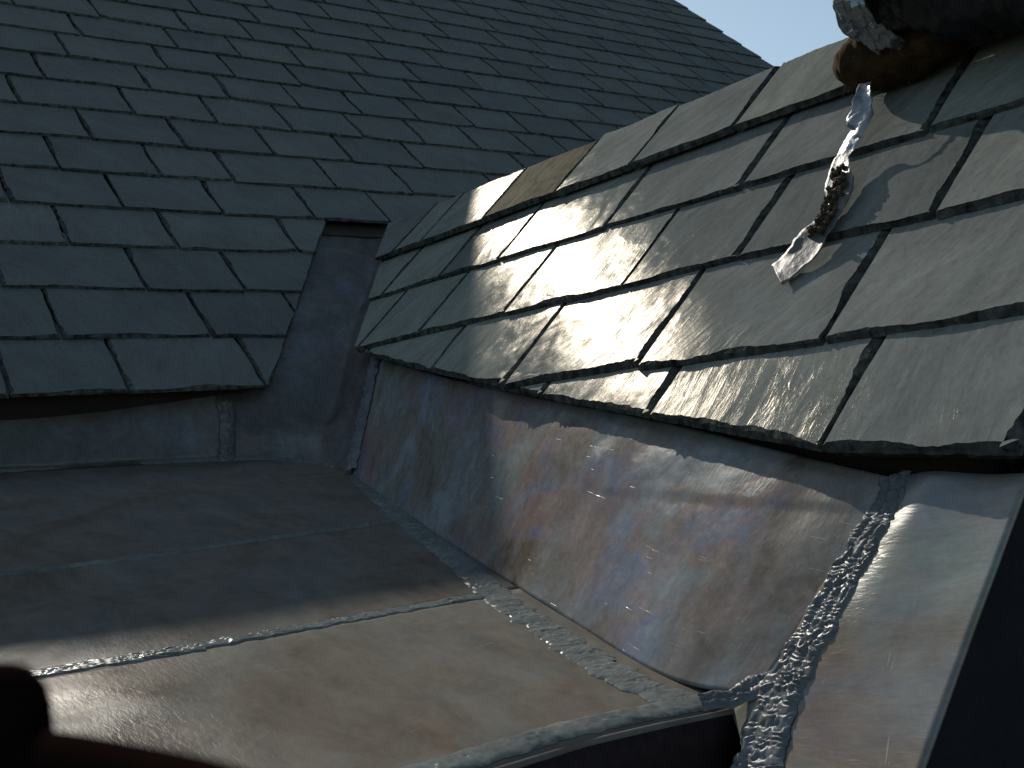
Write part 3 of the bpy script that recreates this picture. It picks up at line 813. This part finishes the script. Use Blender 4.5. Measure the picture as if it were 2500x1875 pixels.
# ------------------------------------------------------------------ wrapped bundle at the top right
bun = thing('wrapped_bundle', 'brown sacking and black plastic bundle bound with silver tape on the sunlit slates', 'bundle')
def tube(name, centers, radii, mat, parent, na=40, ns=60, crumple=0.08, cs=14, seed=0, squash=(1, 1), arc=(0, 360), close=True, fold=0.0):
    c = catmull(centers, ns); rr = []
    for i in range(ns):
        u = i / (ns - 1) * (len(radii) - 1); k_ = min(len(radii) - 2, int(u)); rr.append(radii[k_] + (radii[k_ + 1] - radii[k_]) * (u - k_))
    vs, uv = [], []
    upv = NEAR.n
    full = abs(arc[1] - arc[0]) >= 359
    m_ = na if full else na + 1
    for i in range(ns):
        tan = (c[min(i + 1, ns - 1)] - c[max(i - 1, 0)]).normalized()
        sd = tan.cross(upv).normalized(); un = sd.cross(tan).normalized()
        for j in range(m_):
            a = math.radians(arc[0] + (arc[1] - arc[0]) * j / na)
            d = sd * math.cos(a) * squash[0] + un * math.sin(a) * squash[1]
            p = c[i] + d * rr[i]
            q = p * cs
            w = crumple * rr[i] * (nz(q.x + seed, q.y, q.z) + 0.5 * nz(q.x * 2.6, q.y * 2.6 + seed, q.z * 2.6))
            if fold: w += fold * rr[i] * abs(nz(p.y * 60 + seed, a * 1.2, 3))
            vs.append(p + d * w); uv.append((i / ns, j / na))
    fs = []
    for i in range(ns - 1):
        for j in range(na if full else na):
            k2 = (j + 1) % m_
            fs.append((i * m_ + j, i * m_ + k2, (i + 1) * m_ + k2, (i + 1) * m_ + j))
    if close and full:
        fs.append(tuple(range(m_))); fs.append(tuple(reversed(range((ns - 1) * m_, ns * m_))))
    o = mk(name, vs, fs, mat, parent, uv, smooth=True)
    return o
NP = NEAR.p
tube('sacking', [NP(1.152, 1.420, 0.048), NP(1.12, 1.414, 0.049), NP(1.07, 1.410, 0.05), NP(1.01, 1.412, 0.052), NP(0.93, 1.425, 0.06)], [0.018, 0.045, 0.050, 0.050, 0.048, 0.046, 0.03], M_SACK, bun, crumple=0.20, cs=24, seed=1, ns=110)
tube('sacking', [NP(1.06, 1.47, 0.205), NP(0.95, 1.47, 0.215), NP(0.45, 1.46, 0.22)], [0.015, 0.035, 0.040, 0.04, 0.04], M_SACK, bun, crumple=0.2, cs=24, seed=12)
tube('plastic_wrap', [NP(1.065, 1.455, 0.130), NP(1.03, 1.450, 0.126), NP(0.8, 1.44, 0.118), NP(0.35, 1.44, 0.12)], [0.060, 0.088, 0.102, 0.112, 0.116, 0.116, 0.116], M_POLY, bun, na=90, ns=150, crumple=0.16, cs=18, seed=4, fold=0.16)
tube('tape_band', [NP(1.075, 1.455, 0.130), NP(1.035, 1.453, 0.132), NP(0.985, 1.450, 0.134)], [0.072, 0.096, 0.103], M_BAND, bun, na=120, ns=40, crumple=0.14, cs=30, seed=7, fold=0.20, close=False)
# stiff black flap behind the bundle, standing over the ridge
v, f = prism_on(NEAR, [(1.075, 1.40), (1.465, 2.0), (0.5, 2.0), (0.5, 1.40)], 0.105, 0.117)
mk('plastic_flap', v, [tuple(reversed(q)) for q in f], M_POLY, bun)
# stray fibres at the sacking end
M_ = Mesh()
rf = random.Random(3)
for i in range(60):
    a = rf.uniform(0.9, 1.14); ang = rf.uniform(math.pi * 0.9, math.pi * 1.75)
    base = NP(a, 1.410 + 0.040 * math.cos(ang), 0.05 + 0.040 * math.sin(ang))
    d = (NEAR.b * math.cos(ang) + NEAR.n * math.sin(ang) * 0.6 + NEAR.a * rf.uniform(-0.1, 0.9)).normalized()
    Lf = rf.uniform(0.006, 0.022); w = 0.0005
    p = base; pr = []
    for s in range(5):
        pr.append(p); d = (d + Vector((rf.uniform(-.3, .3), rf.uniform(-.3, .3), -0.22))).normalized(); p = p + d * Lf / 4
    o0 = []
    for q in pr:
        o0 += [q + NEAR.b * w, q - NEAR.b * w, q + NEAR.a * w]
    fs = []
    for s in range(4):
        for e_ in range(3):
            fs.append((s * 3 + e_, s * 3 + (e_ + 1) % 3, (s + 1) * 3 + (e_ + 1) % 3, (s + 1) * 3 + e_))
    M_.add(o0, fs, [(0, 0)] * len(o0))
o = mk('fibre', M_.v, M_.f, M_SACK, bun); o['kind'] = 'stuff'

# ------------------------------------------------------------------ torn tape strip hanging over the slates
strip = thing('tape_strip', 'torn crumpled strip of silver tape with dirt stuck to it, hanging down over the slates', 'tape strip')
path = [(1.068, 1.340, 0.052), (1.05, 1.262, 0.04), (1.059, 1.234, 0.028), (1.064, 1.195, 0.02), (1.05, 1.157, 0.018), (1.035, 1.12, 0.016), (1.035, 1.08, 0.014), (1.041, 1.045, 0.01), (1.049, 1.018, 0.007), (1.062, 0.998, 0.006), (1.079, 0.982, 0.007)]
wid = [0.009, 0.013, 0.020, 0.018, 0.016, 0.021, 0.025, 0.026, 0.028, 0.029, 0.029]
tw = [0.2, 0.3, 0.15, 0.0, -0.1, -0.15, -0.1, -0.1, 0.10, 0.15, 0.05]
def ribbon(name, path, wid, tw, mat, parent, seed=0, cr=0.004, u0=0.0, u1=1.0, ds=0.003, thick=0.0006):
    c = catmull([NP(*p) for p in path], 240)
    ns = 240; nv = 13; vs, uv = [], []
    i0, i1 = int(u0 * (ns - 1)), int(u1 * (ns - 1))
    for i in range(i0, i1 + 1):
        u = i / (ns - 1) * (len(wid) - 1); k_ = min(len(wid) - 2, int(u)); fr = u - k_
        w = wid[k_] * (1 - fr) + wid[k_ + 1] * fr; a = tw[k_] * (1 - fr) + tw[k_ + 1] * fr
        tan = (c[min(i + 1, ns - 1)] - c[max(i - 1, 0)]).normalized()
        sd = tan.cross(NEAR.n).normalized(); nn = sd.cross(tan).normalized()
        d = sd * math.cos(a) + nn * math.sin(a); dn = -sd * math.sin(a) + nn * math.cos(a)
        for j in range(nv):
            t = -1 + 2 * j / (nv - 1)
            edge = w * (1 + 0.22 * nz(i * 0.10, t * 0.6 + seed, 5))
            p = c[i] + d * t * edge
            q = p * 60
            h = cr * nz(q.x + seed, q.y, q.z) + cr * 0.5 * nz(q.x * 2.3, q.y * 2.3, q.z * 2.3 + seed) + 0.003 * t * t * math.sin(i * 0.07)
            vs.append(p + dn * h); uv.append((i * 0.002, t * w))
    n_ = i1 - i0 + 1
    fs = [(i * nv + j, i * nv + j + 1, (i + 1) * nv + j + 1, (i + 1) * nv + j) for i in range(n_ - 1) for j in range(nv - 1)]
    o = mk(name, vs, fs, mat, parent, uv, smooth=True)
    s = o.modifiers.new('thickness', 'SOLIDIFY'); s.thickness = thick
    return o
ribbon('shiny_tape', path, wid, tw, M_TAPE, strip, 1, 0.0022, 0.0, 0.36)
ribbon('dull_tape', path, wid, tw, M_TAPE_DULL, strip, 1, 0.0014, 0.355, 1.0)
def clod(name, pts, mat, parent, seed):
    M_ = Mesh(); rf = random.Random(seed)
    for (a, b, h, r) in pts:
        c = NP(a, b, h); n_ = 10; vs = []; 
        for i in range(n_ + 1):
            th = math.pi * i / n_
            for j in range(14):
                ph = 2 * math.pi * j / 14
                d = Vector((math.sin(th) * math.cos(ph), math.sin(th) * math.sin(ph), math.cos(th)))
                q = (c + d * r) * 70
                rr = r * (1 + 1.3 * nz(q.x * 2, q.y * 2, q.z * 2) + 0.8 * nz(q.x * 6, q.y * 6, q.z * 6))
                vs.append(c + d * rr)
        fs = [(i * 14 + j, i * 14 + (j + 1) % 14, (i + 1) * 14 + (j + 1) % 14, (i + 1) * 14 + j) for i in range(n_) for j in range(14)]
        M_.add(vs, fs, [(0, 0)] * len(vs))
    return mk(name, M_.v, M_.f, mat, parent)
rc = random.Random(8)
cl = []
PD = [NP(*q) for q in path]
for q in range(110):
    u = 0.34 + 0.36 * rc.random() ** 0.8
    k_ = int(u * 10); fr = u * 10 - k_
    a, b, h = [path[k_][i] * (1 - fr) + path[k_ + 1][i] * fr for i in range(3)]
    cl.append((a + rc.uniform(-.015, .011), b + rc.uniform(-.006, .006), h + rc.uniform(.001, .007), rc.uniform(.0016, .0046)))
clod('dirt_clod', cl, M_DIRT, strip, 2)

# ------------------------------------------------------------------ gloved hand beside the lens
glove = thing('glove', 'dark gloved fingertips blurred at the bottom left corner close to the lens', 'glove')
def cp(px, py, d):                              # metres across / up / ahead of the lens
    return cm @ Vector((px, py, -d))
def skin(name, chains, mat, parent):
    vs, es, rs = [], [], []
    for ch in chains:
        start = None
        for i, (p, r, root) in enumerate(ch):
            if root is not None: start = root; continue
            vs.append(p); rs.append(r)
            if start is not None: es.append((start, len(vs) - 1))
            start = len(vs) - 1
    me = bpy.data.meshes.new(name); me.from_pydata([tuple(v) for v in vs], es, [])
    me.materials.append(mat)
    o = bpy.data.objects.new(name, me); COL.objects.link(o); o.parent = parent
    mod = o.modifiers.new('skin', 'SKIN')
    for i, sv in enumerate(me.skin_vertices[0].data):
        sv.radius = (rs[i], rs[i]); sv.use_root = (i == 0)
    mod.use_smooth_shade = True
    s = o.modifiers.new('sub', 'SUBSURF'); s.levels = 2; s.render_levels = 2
    return o
W0 = (cp(-0.135, -0.125, 0.14), 0.026, None)
skin('hand', [
 [W0, (cp(-0.115, -0.085, 0.135), 0.030, None), (cp(-0.10, -0.062, 0.13), 0.024, None)],
 [(None, None, 2), (cp(-0.083, -0.050, 0.126), 0.0095, None), (cp(-0.068, -0.0425, 0.122), 0.0085, None), (cp(-0.0535, -0.0372, 0.12), 0.0106, None), (cp(-0.0490, -0.0375, 0.12), 0.0080, None)],
 [(None, None, 2), (cp(-0.078, -0.046, 0.120), 0.0098, None), (cp(-0.055, -0.0435, 0.118), 0.0100, None), (cp(-0.038, -0.0462, 0.117), 0.0100, None), (cp(-0.020, -0.0490, 0.118), 0.0085, None)],
 [(None, None, 2), (cp(-0.078, -0.078, 0.130), 0.0092, None), (cp(-0.055, -0.076, 0.132), 0.0085, None), (cp(-0.045, -0.080, 0.148), 0.0075, None)],
 [(None, None, 1), (cp(-0.085, -0.098, 0.138), 0.0088, None), (cp(-0.065, -0.095, 0.142), 0.0080, None), (cp(-0.058, -0.098, 0.155), 0.0070, None)],
 [(None, None, 1), (cp(-0.128, -0.055, 0.150), 0.0110, None), (cp(-0.115, -0.035, 0.165), 0.0098, None), (cp(-0.10, -0.030, 0.180), 0.0085, None)],
], M_GLOVE, glove)
